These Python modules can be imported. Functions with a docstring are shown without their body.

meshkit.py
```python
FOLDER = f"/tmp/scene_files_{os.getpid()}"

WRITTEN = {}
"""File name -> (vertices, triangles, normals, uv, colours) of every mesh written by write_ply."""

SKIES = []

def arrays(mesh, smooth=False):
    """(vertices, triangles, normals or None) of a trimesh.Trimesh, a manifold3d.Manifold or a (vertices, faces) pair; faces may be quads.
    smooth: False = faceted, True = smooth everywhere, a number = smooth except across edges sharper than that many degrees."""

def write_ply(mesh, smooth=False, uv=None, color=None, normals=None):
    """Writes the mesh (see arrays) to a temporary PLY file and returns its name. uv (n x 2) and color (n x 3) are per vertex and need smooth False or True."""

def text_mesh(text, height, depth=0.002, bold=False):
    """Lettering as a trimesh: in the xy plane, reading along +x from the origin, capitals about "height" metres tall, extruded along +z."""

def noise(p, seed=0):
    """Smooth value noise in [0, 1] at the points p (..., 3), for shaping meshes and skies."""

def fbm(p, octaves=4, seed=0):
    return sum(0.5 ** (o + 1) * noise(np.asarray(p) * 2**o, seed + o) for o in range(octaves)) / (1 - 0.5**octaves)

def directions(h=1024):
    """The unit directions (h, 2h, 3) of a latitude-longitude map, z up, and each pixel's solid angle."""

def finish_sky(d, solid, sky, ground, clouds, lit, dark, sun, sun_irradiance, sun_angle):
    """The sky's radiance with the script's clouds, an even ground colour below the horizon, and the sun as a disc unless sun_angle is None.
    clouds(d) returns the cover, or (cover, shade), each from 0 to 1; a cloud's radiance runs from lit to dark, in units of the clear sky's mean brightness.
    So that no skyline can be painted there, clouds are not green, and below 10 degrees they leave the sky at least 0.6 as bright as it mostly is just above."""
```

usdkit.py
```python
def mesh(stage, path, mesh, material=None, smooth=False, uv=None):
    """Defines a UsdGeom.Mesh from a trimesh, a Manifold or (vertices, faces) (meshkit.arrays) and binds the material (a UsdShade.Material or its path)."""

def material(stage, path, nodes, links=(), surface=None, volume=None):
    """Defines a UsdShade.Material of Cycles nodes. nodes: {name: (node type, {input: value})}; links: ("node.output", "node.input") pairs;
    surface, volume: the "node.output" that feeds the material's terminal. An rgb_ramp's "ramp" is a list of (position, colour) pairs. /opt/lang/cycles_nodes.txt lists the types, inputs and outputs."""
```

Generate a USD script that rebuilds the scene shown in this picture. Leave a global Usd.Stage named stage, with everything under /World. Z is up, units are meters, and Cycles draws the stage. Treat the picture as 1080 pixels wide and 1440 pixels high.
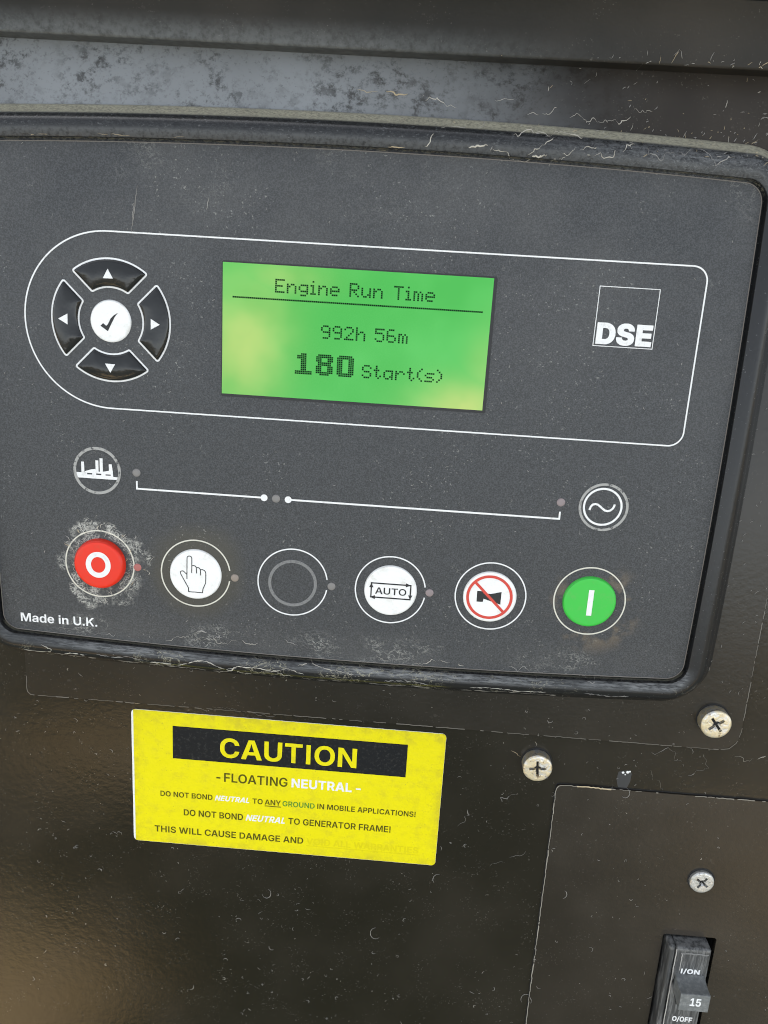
import math, glob, random
import numpy as np, trimesh, shapely, manifold3d
from shapely.geometry import Polygon, LineString, Point, box as sbox
import shapely.ops
from shapely.ops import unary_union
from shapely import affinity
from scipy.spatial import Delaunay
from PIL import Image, ImageDraw, ImageFont
from pxr import Usd, UsdGeom, UsdLux, UsdShade, Gf, Sdf
import usdkit, meshkit

random.seed(7); rng = np.random.default_rng(7)
stage = Usd.Stage.CreateInMemory()
UsdGeom.SetStageUpAxis(stage, 'Z'); UsdGeom.SetStageMetersPerUnit(stage, 1.0)
stage.DefinePrim('/World', 'Xform'); stage.DefinePrim('/World/Looks', 'Scope')

# ------------------------------------------------------------------ frame of the panel
# everything is laid out in millimetres on the panel: u to the right, v up the panel, w out of it
BEND = 41.0                                  # where the sheet folds back above the controller
LEAN = math.radians(20)                      # the panel leans back
ORG = np.array([0.0, 0.0, 1.15])             # world position of (0,0,0)
U = np.array([1.0, 0, 0]); V = np.array([0, math.sin(LEAN), math.cos(LEAN)]); W = np.array([0, -math.cos(LEAN), math.sin(LEAN)])
B = np.stack([U, V, W], 1)
def world(u, v, w): return ORG + B @ np.array([u, v, w]) / 1000.0

# ------------------------------------------------------------------ camera, sky, sun, exposure
EXPOSURE = 1.80
RC = np.array([[0.99689293, -0.07073639, 0.0346533], [0.05944843, 0.96427511, 0.25814606], [-0.05167563, -0.2552839, 0.96548421]])
cam = UsdGeom.Camera.Define(stage, '/World/camera')
C3 = B @ RC; p = world(0, 0, 246)
cam.AddTransformOp().Set(Gf.Matrix4d(*C3[:, 0], 0, *C3[:, 1], 0, *C3[:, 2], 0, *p, 1))
cam.CreateHorizontalApertureAttr(36.0); cam.CreateVerticalApertureAttr(48.0)
cam.CreateFocalLengthAttr(36.0 * 1150 / 1080); cam.CreateClippingRangeAttr(Gf.Vec2f(0.01, 500))
cam.CreateExposureAttr(EXPOSURE); cam.CreateFStopAttr(48.0); cam.CreateFocusDistanceAttr(0.262)

SUN_AZ, SUN_EL, SKY, SUN = math.radians(-35), math.radians(48), 0.13, 1.0
sd = np.array([math.sin(SUN_AZ) * math.cos(SUN_EL), math.cos(SUN_AZ) * math.cos(SUN_EL), math.sin(SUN_EL)])
skym = usdkit.material(stage, '/World/Looks/sky', {
    'tex': ('sky_texture', {'sky_type': 'single_scattering', 'sun_disc': False, 'sun_elevation': SUN_EL, 'sun_rotation': math.atan2(sd[0], sd[1]), 'aerosol_density': 1.6}),
    'bw': ('rgb_to_bw', {}), 'grey_sky': ('mix', {'mix_type': 'multiply', 'fac': 1.0, 'color2': (.99, 1.0, .985)}),
    'mx': ('mix', {'mix_type': 'mix', 'fac': .78}),                    # sky mixed towards its own grey to take out the blue
    'bg': ('background_shader', {'strength': SKY})},
    [('tex.color', 'bw.color'), ('bw.val', 'grey_sky.color1'), ('tex.color', 'mx.color1'), ('grey_sky.color', 'mx.color2'), ('mx.color', 'bg.color')], surface='bg.background')
dome = UsdLux.DomeLight.Define(stage, '/World/sky')
UsdShade.MaterialBindingAPI.Apply(dome.GetPrim()).Bind(skym)
dome.GetPrim().SetCustomDataByKey('kind', 'structure')
sun = UsdLux.DistantLight.Define(stage, '/World/sun')
sun.CreateIntensityAttr(SUN); sun.CreateNormalizeAttr(True); sun.CreateAngleAttr(0.5); sun.CreateColorAttr(Gf.Vec3f(1.0, 0.94, 0.85))
za = sd; xa = np.cross([0, 0, 1], za); xa /= np.linalg.norm(xa); ya = np.cross(za, xa)
sun.AddTransformOp().Set(Gf.Matrix4d(*xa, 0, *ya, 0, *za, 0, 0, 0, 5, 1))

# ------------------------------------------------------------------ materials
class Mat:
    """collects nodes; pc = panel coordinates in millimetres"""
    def __init__(s, name):
        s.name, s.n, s.l, s.k = name, {}, [], 0
        s.add('geo', 'geometry'); loc = -(B.T @ ORG) * 1000
        s.add('pc', 'mapping', mapping_type='point', scale=(1000, 1000, 1000), rotation=(-(math.pi / 2 - LEAN), 0, 0), location=tuple(loc))
        s.link('geo.position', 'pc.vector')
    def add(s, name, kind, **inp): s.n[name] = (kind, inp); return name
    def link(s, a, b): s.l.append((a, b))
    def new(s, kind, ins=(), **inp):
        s.k += 1; nm = f'n{s.k}'; s.add(nm, kind, **inp)
        for k, v in dict(ins).items(): s.link(v, f'{nm}.{k}')
        return nm
    def noise(s, scale, detail=2, rough=0.5, off=(0, 0, 0), stretch=(1, 1, 1), dist=0.0, rot=0.0):
        m = s.new('mapping', {'vector': 'pc.vector'}, mapping_type='point', location=off, scale=stretch, rotation=(0, 0, rot))
        return s.new('noise_texture', {'vector': m + '.vector'}, scale=scale, detail=detail, roughness=rough, distortion=dist) + '.fac'
    def ramp(s, src, a, b, lo=0.0, hi=1.0):
        return s.new('map_range', {'value': src}, range_type='smoothstep', from_min=a, from_max=b, to_min=lo, to_max=hi, clamp=True) + '.result'
    def math(s, op, a, b=None, c=None, clamp=False):
        ins, inp = {}, {'math_type': op, 'use_clamp': clamp}
        for k, v in (('value1', a), ('value2', b), ('value3', c)):
            if isinstance(v, str): ins[k] = v
            elif v is not None: inp[k] = float(v)
        return s.new('math', ins, **inp) + '.value'
    def mul(s, *a):
        r = a[0]
        for b in a[1:]: r = s.math('multiply', r, b)
        return r
    def mx(s, *a):
        r = a[0]
        for b in a[1:]: r = s.math('maximum', r, b)
        return r
    def col(s, fac, a, b):
        ins, inp = {}, {}
        for k, v in (('fac', fac), ('color1', a), ('color2', b)):
            if isinstance(v, str): ins[k] = v
            else: inp[k] = v
        return s.new('mix', ins, mix_type='mix', **inp) + '.color'
    def xyz(s):
        if 'sx' not in s.n: s.add('sx', 'separate_xyz'); s.link('pc.vector', 'sx.vector')
        return 'sx.x', 'sx.y', 'sx.z'
    def dist(s, u, v):
        x, y, _ = s.xyz(); a = s.math('subtract', x, u); b = s.math('subtract', y, v)
        return s.math('sqrt', s.math('add', s.mul(a, a), s.mul(b, b)))
    def threads(s, scale, wid, off, mask_scale, m0, m1, stretch=(1, 1, 1), rot=0.0):
        """thin wandering lines: the level set of a noise, broken up by a second noise"""
        n = s.noise(scale, 3, .55, off, stretch, 0.6, rot)
        d = s.math('absolute', s.math('subtract', n, 0.5))
        return s.mul(s.ramp(d, 0.0, wid, 1, 0), s.ramp(s.noise(mask_scale, 2, .5, (off[1] + 3, off[0], 5)), m0, m1))
    def bump(s, h, dist, strength=1.0):
        return s.new('bump', {'height': h}, strength=strength, distance=dist / 1000) + '.normal'
    def finish(s, color, rough=0.5, normal=None, **pr):
        ins = {}
        for k, v in (('base_color', color), ('roughness', rough), ('normal', normal)):
            if isinstance(v, str): ins[k] = v
            elif v is not None: pr[k] = v
        s.add('bsdf', 'principled_bsdf', **pr)
        for k, v in ins.items(): s.link(v, 'bsdf.' + k)
        return usdkit.material(stage, '/World/Looks/' + s.name, s.n, s.l, surface='bsdf.BSDF')

M = {}
def flat(name, col, rough=0.5, **pr): M[name] = Mat(name).finish(col, rough, **pr)

# black powder coat, dusty, orange peel
def coat(name, base, dustiness, film=None, seed=0, rough=0.3):
    m = Mat(name); x, y, z = m.xyz()
    peel = m.noise(0.55, 2, .5, (seed, 3, 1))
    fine = m.noise(2.2, 2, .5, (seed, 1, 7))
    haze = m.mul(m.ramp(m.noise(.018, 3, .6, (seed * 3, 4, 2)), .35, .75), dustiness)
    right = m.ramp(x, -20.0, 150.0)
    haze = m.math('add', haze, m.mul(right, 1.0 * dustiness))
    speck = m.mul(m.ramp(m.noise(1.7, 1, .5, (5, seed, 2)), .66, .76), m.ramp(m.noise(.11, 3, .6, (seed, 8, 1)), .44, .68))
    spot = m.mul(m.ramp(m.noise(.5, 2, .6, (9, seed, 2)), .66, .78), m.ramp(m.noise(.05, 2, .5, (seed, 2, 6)), .42, .66))
    th = m.threads(.22, .005, (seed + 11, 5, 3), .16, .66, .74)
    dirt = m.math('minimum', m.mx(m.mul(speck, .22), m.mul(spot, .07), m.mul(th, .14)), 1.0)
    c = m.col(haze, base, (.115, .095, .075))
    c = m.col(dirt, c, (.34, .31, .27))
    if film:
        # sky reflection painted as bluish haze, thinning rightward, with worn-through dark patches
        wear = m.mul(m.ramp(m.noise(.26, 7, .78, (2, 7, 1)), .47, .62), m.ramp(m.noise(.07, 3, .6, (4, 1, 1)), .34, .60))
        wear2 = m.ramp(m.noise(.8, 4, .7, (3, 3, 1)), .56, .68)
        edge = m.math('add', x, m.math('multiply', m.math('subtract', m.noise(.035, 4, .6, (1, 9, 3)), .5), 55.0))
        cover = m.mul(m.ramp(edge, 62.0, -45.0), m.math('subtract', 1.0, m.mul(wear, .78)), m.math('subtract', 1.0, m.mul(wear2, .34)), m.ramp(m.noise(.02, 2, .5, (6, 6, 1)), .2, .8, .7, 1.0))
        c = m.col(cover, c, film)
        r = m.math('add', rough, m.mul(cover, .22))
    else:
        if 'trim' in name:
            lower_sheen = m.mul(m.ramp(y, 71.0, 63.8), m.ramp(x, 60.0, -40.0), m.ramp(m.noise(.5, 5, .7, (2, 9, 1)), .25, .65, .35, 1.0), .42)  # paler lower left edge: sky reflection painted into the colour
            c = m.col(lower_sheen, c, (.22, .23, .225))
        r = m.math('add', rough, m.mul(haze, .35))
    nb = m.bump(m.math('add', peel, m.math('multiply', fine, .25)), .16, .30)
    M[name] = m.finish(c, r, nb, specular_ior_level=.25 if film or 'trim' in name else .5)
coat('panel_paint', (.0055, .0048, .0030), .055, seed=0, rough=.145)
coat('plate_paint', (.0065, .0054, .0036), .07, seed=5, rough=.20)
coat('cover_paint', (.007, .0056, .0038), .11, seed=9, rough=.21)
coat('band_paint', (.012, .0105, .009), .22, film=(.265, .278, .285), seed=13, rough=.42)
coat('trim_paint', (.012, .0112, .0088), .14, seed=21, rough=.42)

def fascia():
    m = Mat('fascia'); x, y, z = m.xyz()
    grain = m.noise(2.6, 3, .7); big = m.noise(.03, 3, .6, (7, 1, 1))
    c = m.col(m.ramp(grain, .38, .66), (.022, .0233, .0246), (.060, .063, .066))
    # thin grime: more in the upper left and along the lower edge
    up = m.ramp(y, -60.0, 35.0); low = m.ramp(y, -98.0, -113.0)
    c = m.col(m.mul(m.ramp(big, .3, .75), m.math('add', m.mul(up, .10), m.mul(low, .07))), c, (.30, .29, .27))
    speck = m.mul(m.ramp(m.noise(1.5, 1, .5, (2, 5, 1)), .68, .76), m.ramp(m.noise(.06, 2, .5, (4, 4, 4)), .44, .64))
    th = m.threads(.16, .005, (21, 3, 2), .12, .62, .70)
    # dried residue: round the stop button, and crusts along the lower and upper edges
    d = m.dist(-95.5, -87.0)
    wob = m.math('multiply', m.math('subtract', m.noise(.11, 4, .65, (3, 1, 8)), .5), 19.0)
    dr = m.dist(-93.0, -86.5)
    ring = m.mul(m.ramp(d, 7.4, 8.2), m.ramp(m.math('add', m.math('minimum', d, m.math('add', dr, 1.5)), wob), 15.2, 13.0))
    n = m.noise(.55, 5, .62, (6, 2, 2), dist=1.2)
    def lines(sc, wd, off, di): return m.ramp(m.math('absolute', m.math('subtract', m.noise(sc, 4, .6, off, dist=di), .5)), .0, wd, 1, 0)
    scrib = m.mx(lines(.24, .034, (6, 2, 2), 1.8), m.mul(lines(.40, .042, (1, 12, 2), 1.5), .8))
    smear = m.ramp(m.noise(.30, 5, .7, (8, 8, 2)), .50, .70, 0.0, .26)
    crust = m.mul(ring, m.mx(m.mul(scrib, m.ramp(m.noise(.2, 3, .6, (5, 5, 3)), .38, .52, .05, .85)), smear), m.ramp(m.noise(.075, 3, .6, (31, 5, 3)), .36, .54, .22, 1.0))
    lowband = m.mul(m.ramp(y, -103.0, -110.0), m.ramp(m.noise(.04, 3, .6, (12, 2, 2)), .46, .62))
    fil2 = m.ramp(m.math('absolute', m.math('subtract', m.noise(.30, 5, .62, (2, 6, 1), (1, 1.6, 1), 1.0), .5)), .0, .02, 1, 0)
    crust2 = m.mul(lowband, m.mx(m.mul(fil2, .75), m.ramp(n, .60, .72, 0, .35)))
    topc = m.mul(m.ramp(y, 12.0, 36.0), m.ramp(m.noise(.06, 2, .5, (15, 1, 2)), .52, .68), m.mx(m.mul(fil2, .22), m.ramp(n, .66, .74, 0, .30)))
    d2 = m.dist(-66.4, -88.4)
    oily = m.mul(m.ramp(m.math('add', d2, m.math('multiply', m.math('subtract', big, .5), 14.0)), 18.0, 10.0), .75)
    d3 = m.dist(58.5, -90.0)
    brown = m.mul(m.ramp(d3, 8.0, 9.0), m.ramp(d3, 17.0, 10.0), m.ramp(m.noise(.16, 3, .6, (1, 1, 9)), .45, .62), .30)
    c = m.col(oily, c, (.050, .046, .034))
    c = m.col(brown, c, (.26, .19, .11))
    dirt = m.mx(m.mul(speck, .26), m.mul(th, .18), crust, crust2, topc)
    c = m.col(m.math('minimum', dirt, 1.0), c, (.60, .59, .53))
    r = m.math('add', .40, m.mul(oily, -.10))
    M['fascia'] = m.finish(c, r, m.bump(grain, .05, .5))
fascia()

def bezel_mat():
    m = Mat('bezel_plastic'); x, y, z = m.xyz()
    nv = m.new('vector_math', {'vector1': 'geo.normal'}, math_type='dot_product', vector2=tuple(V)) + '.value'
    up = m.ramp(nv, .15, .85)
    edge = m.mul(m.ramp(nv, .35, .65), m.ramp(z, 6.6, 5.0))                      # dust lying on the upper outer edge
    n = m.noise(.9, 4, .65, (1, 2, 3))
    peppered = m.mul(m.ramp(y, 33.0, 40.0), m.ramp(m.noise(1.5, 3, .65, (4, 4, 1), (.6, 1.6, 1)), .55, .74), m.ramp(m.noise(.12, 2, .5, (4, 9, 1)), .3, .65))
    right = m.ramp(x, 5.0, 70.0)
    hairs = m.mul(m.ramp(m.math('absolute', m.math('subtract', m.noise(.5, 4, .6, (7, 1, 1), (1, 2.2, 1), .9, .7), .5)), 0, .03, 1, 0), m.ramp(y, 30.0, 38.0), m.math('add', .12, m.mul(right, .5)))
    film = m.mul(m.ramp(y, 34.0, 40.0), m.math('add', .03, m.mul(right, .30)), m.ramp(m.noise(.7, 5, .75, (3, 1, 3), (.7, 1.3, 1), .5, .7), .36, .66))
    inner = m.mul(m.ramp(z, 7.4, 6.2), m.ramp(y, 30.0, 36.0), m.ramp(nv, .1, -.3), m.ramp(n, .46, .58))
    lowf = m.mul(m.ramp(y, -108.0, -114.0), m.mul(m.ramp(nv, .05, .45), m.ramp(n, .36, .62)), .34)  # up-facing lower bevel made paler, sky reflection painted in
    lowh = m.mul(m.ramp(y, -112.0, -116.0), m.ramp(m.math('absolute', m.math('subtract', m.noise(.22, 4, .6, (17, 1, 1), (1, 1.8, 1), .9), .5)), 0, .014, 1, 0), m.ramp(m.noise(.05, 2, .5, (3, 33, 1)), .46, .56), .85)
    speck = m.mul(m.ramp(m.noise(1.6, 1, .5, (9, 1, 2)), .70, .78), .5)
    streak = m.ramp(m.noise(1.1, 5, .75, (6, 1, 3), (.22, 1.6, 1)), .36, .66)
    low_sheen = m.mul(m.ramp(y, -104.0, -109.0), m.ramp(nv, .06, .20), m.ramp(z, 7.6, 8.0), streak, m.ramp(m.noise(.03, 2, .5, (2, 2, 8)), .3, .62, .25, .9))  # bluish highlight painted on the lower inner bevel, broken by wear streaks
    top_sheen = m.mul(m.ramp(y, 31.0, 36.0), m.ramp(nv, -.06, -.18), m.ramp(z, 7.6, 8.1), m.ramp(n, .25, .6), .20)  # faint highlight painted on the upper inner bevel
    olive = m.math('minimum', m.mx(m.mul(edge, m.ramp(m.noise(2.2, 4, .75, (2, 2, 5), (.6, 1, 1), 0.0, .6), .34, .60, .30, 1.0)), m.mul(inner, .55), lowh), 1.0)
    pale = m.math('minimum', m.mx(m.mul(peppered, .45), m.mul(hairs, .9), film, m.mul(speck, .5), m.mul(low_sheen, .75), top_sheen, m.mul(lowf, .4)), 1.0)
    dirt = m.mx(olive, pale)
    c = m.col(pale, (.0095, .0098, .0104), (.25, .258, .262))
    c = m.col(olive, c, (.40, .375, .275))
    r = m.math('add', .20, m.mul(dirt, .5))
    M['bezel_plastic'] = m.finish(c, r, m.bump(n, .10, .5), specular_ior_level=.42)
bezel_mat()

def white_print(name, col, dirtcol, amount, rough=.5, sc=.35):
    m = Mat(name)
    d = m.mul(m.ramp(m.noise(sc, 5, .7, (3, 8, 1)), .50, .74), amount)
    M[name] = m.finish(m.col(d, col, dirtcol), rough, m.bump(m.noise(2.5, 2), .03, .3), specular_ior_level=.15 if 'yellow' in name or 'label' in name else .4)
white_print('white_ink', (.80, .80, .79), (.42, .41, .38), .45, sc=.8)
white_print('white_key', (.84, .84, .82), (.55, .53, .45), .55, .38, .25)
white_print('cream_ink', (.66, .64, .55), (.35, .31, .24), .6)
white_print('worn_ring', (.20, .20, .195), (.07, .072, .074), 1.0, .6, 1.8)
white_print('worn_white', (.36, .355, .335), (.06, .062, .064), 1.6, .6, .8)
white_print('red_key', (.74, .030, .012), (.55, .06, .03), .6, .30)
white_print('red_ink', (.62, .060, .040), (.45, .10, .07), .5)
white_print('green_key', (.045, .50, .060), (.10, .42, .08), .6, .30)
def yellow():
    m = Mat('yellow_label'); x, y, z = m.xyz()
    sub = lambda a, b: m.math('subtract', a, b)
    ed = m.math('minimum', m.math('minimum', m.math('add', x, 89.6), sub(16.6, x)), m.math('minimum', m.math('add', y, 192.3), sub(-140.8, y)))
    grime = m.mul(m.ramp(ed, 4.5, 0.0), m.ramp(m.noise(.25, 4, .7, (2, 5, 1)), .36, .66), .55)
    top = m.mul(m.ramp(y, -147.5, -143.0), m.ramp(m.noise(.16, 4, .65, (7, 5, 1)), .50, .66), .50)
    mott = m.mul(m.ramp(m.noise(.22, 5, .7, (3, 8, 1)), .46, .74), .38)
    speck = m.mul(m.ramp(m.noise(1.4, 2, .6, (5, 5, 1)), .68, .76), .45)
    crease = m.mul(m.ramp(m.math('absolute', sub(m.noise(.09, 3, .6, (12, 3, 1)), .5)), 0, .006, 1, 0), m.ramp(ed, 9, 3), .35)
    c = m.col(m.math('minimum', m.mx(grime, top, mott, crease), 1.0), (.77, .68, .004), (.44, .37, .03))
    c = m.col(speck, c, (.22, .19, .05))
    wave = m.math('add', m.noise(.05, 2, .5, (4, 4, 1)), m.math('multiply', m.noise(.5, 3, .6, (4, 4, 2)), .12))
    M['yellow_label'] = m.finish(c, .36, m.bump(wave, 1.2, .6), specular_ior_level=.22)
yellow()
white_print('yellow_ghost', (.68, .595, .006), (.65, .56, .02), .6, .6, .4)
white_print('label_black', (.010, .011, .012), (.06, .06, .055), .6, .40, .9)
white_print('label_olive', (.085, .078, .006), (.16, .14, .01), .4)
white_print('label_green', (.10, .25, .03), (.2, .3, .03), .4)
flat('black_ink', (.014, .014, .015), .5)
flat('gap_black', (.006, .006, .006), .8)
flat('overlay_edge_glint', (.20, .175, .15), .5)
flat('lamp_grey', (.20, .19, .18), .35); flat('lamp_brown', (.26, .215, .18), .35); flat('lamp_pink', (.25, .205, .205), .35); flat('lamp_red', (.40, .13, .115), .4)
def key_mat():
    m = Mat('key_clear'); M['key_clear'] = m.finish((.010, .0105, .0105), .10, m.bump(m.noise(.35, 2, .5, (2, 2, 2)), .16, .5), specular_ior_level=.55)
key_mat()
flat('smear_grey', (.030, .031, .032), .45); flat('edge_pale', (.30, .275, .23), .8); flat('edge_dust', (.20, .185, .16), .8); flat('lint', (.62, .58, .50), .8); flat('lint_pale', (.42, .40, .37), .8); flat('lint_tan', (.52, .42, .27), .8)
def breaker_mat():
    m = Mat('breaker_plastic'); m.xyz()
    n = m.noise(.5, 5, .7, (1, 6, 2), (2.2, .16, 1)); wear = m.mx(m.ramp(n, .44, .66), m.mul(m.ramp('sx.y', -214.6, -213.2), m.ramp(m.noise(.6, 4, .7, (2, 2, 4)), .36, .6)))
    M['breaker_plastic'] = m.finish(m.col(m.mul(wear, .8), (.040, .041, .041), (.20, .20, .195)), .5, m.bump(n, .08, .4))
    m = Mat('lever_plastic'); n = m.noise(.7, 4, .6, (1, 6, 2))
    M['lever_plastic'] = m.finish(m.col(m.ramp(n, .4, .75), (.13, .137, .135), (.22, .225, .22)), .45)
breaker_mat()
def screw_mat(name, tint, rust):
    m = Mat(name); n = m.noise(.45, 4, .65, (3, 2, 1), dist=.8)
    c = m.col(m.ramp(n, .36, .56), (.72, .715, .70), tint)
    c = m.col(m.mul(m.ramp(m.noise(.6, 5, .7, (8, 2, 1)), .55, .68), rust), c, (.16, .10, .06))
    M[name] = m.finish(c, m.ramp(n, .3, .7, .24, .42), m.bump(n, .4, .7), metallic=.75)
screw_mat('zinc_yellow', (.72, .62, .42), 1.0); screw_mat('zinc_grey', (.55, .54, .50), .9)
def screen_mat():
    m = Mat('screen'); x, y, z = m.xyz()
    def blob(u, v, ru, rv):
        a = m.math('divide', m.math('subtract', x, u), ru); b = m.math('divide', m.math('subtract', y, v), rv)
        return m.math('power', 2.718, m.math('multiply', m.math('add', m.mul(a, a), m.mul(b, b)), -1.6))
    # yellow reflections painted into the emission, at the left edge and lower right
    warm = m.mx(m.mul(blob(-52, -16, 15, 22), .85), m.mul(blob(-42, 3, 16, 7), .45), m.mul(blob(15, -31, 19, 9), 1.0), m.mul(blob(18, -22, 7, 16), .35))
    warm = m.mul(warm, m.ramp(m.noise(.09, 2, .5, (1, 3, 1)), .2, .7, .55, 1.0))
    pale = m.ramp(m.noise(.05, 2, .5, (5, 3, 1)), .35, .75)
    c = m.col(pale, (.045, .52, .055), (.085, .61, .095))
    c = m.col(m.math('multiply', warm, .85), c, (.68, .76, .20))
    m.add('em', 'emission', strength=.0); m.n['em'][1]['strength'] = 0.86 / 2 ** EXPOSURE
    m.link(c, 'em.color')
    m.add('gl', 'principled_bsdf', base_color=(.02, .05, .02), roughness=.16, specular_ior_level=.4)
    m.add('sum', 'add_closure'); m.link('em.emission', 'sum.closure1'); m.link('gl.BSDF', 'sum.closure2')
    M['screen'] = usdkit.material(stage, '/World/Looks/screen', m.n, m.l, surface='sum.closure')
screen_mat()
flat('lcd_ink', (.006, .028, .010), .6, specular_ior_level=.05)
def ground_mat():
    m = Mat('dry_earth')
    n = m.noise(.004, 6, .6); patch = m.noise(.0009, 4, .6, (3.3, 1.7, 2))
    c = m.col(m.ramp(n, .35, .65), (.40, .265, .115), (.54, .39, .20))
    m.add('gx', 'separate_xyz'); m.link('geo.position', 'gx.vector')
    wob = m.math('multiply', m.math('subtract', m.noise(.003, 4, .6, (1, 2, 9)), .5), .9)
    bare = m.ramp(patch, .56, .60)                                     # scattered bare patches in the grass
    far = m.ramp(m.math('absolute', 'gx.x'), 3.0, 4.0)
    bare = m.mul(bare, far)
    for px, py, pr_, k in ((-1.08, -1.85, .46, 1.0), (1.9, -3.2, .75, .9), (-1.6, -4.8, .85, 1.0)):  # earth patches added out of view to give the panel warm reflections
        a, b = m.math('subtract', 'gx.x', px), m.math('subtract', 'gx.y', py)
        q = m.math('add', m.math('sqrt', m.math('add', m.mul(a, a), m.mul(b, b))), wob)
        bare = m.mx(bare, m.mul(m.ramp(q, pr_ * 1.25, pr_ * .8), k))
    M['dry_earth'] = m.finish(m.col(bare, m.col(m.ramp(n, .3, .7), (.013, .016, .006), (.028, .029, .012)), c), .9)
ground_mat()

# ------------------------------------------------------------------ object helpers
used = {}
def numbered(path):
    k = used.get(path, 0); used[path] = k + 1
    return path if k == 0 else f'{path}_{k:03d}'
class Thing:
    def __init__(s, name, label, cat, at=(0, 0, 0), group=None, kind=None):
        s.path = numbered('/World/' + name); s.at = np.array(at, float)
        x = UsdGeom.Xform.Define(stage, s.path); x.AddTranslateOp().Set(Gf.Vec3d(*world(*at))); x.AddRotateXOp().Set(90 - math.degrees(LEAN))
        pr = x.GetPrim(); s.prim = pr
        for k, v in (('label', label), ('category', cat), ('group', group), ('kind', kind)):
            if v: pr.SetCustomDataByKey(k, v)
    def part(s, name, mesh, mat, parent=None, smooth=False, label=None, kind=None):
        base = (parent or s.path) + '/' + name; path = numbered(base)
        if hasattr(mesh, 'to_mesh'):
            q = mesh.to_mesh(); mesh = trimesh.Trimesh(q.vert_properties[:, :3], q.tri_verts, process=False)
        mesh = mesh.copy(); mesh.vertices = (np.asarray(mesh.vertices) - s.at) / 1000.0
        pm = usdkit.mesh(stage, path, mesh, M[mat], smooth=smooth)
        if label: pm.GetPrim().SetCustomDataByKey('label', label)
        if kind: pm.GetPrim().SetCustomDataByKey('kind', kind)
        return path

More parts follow.
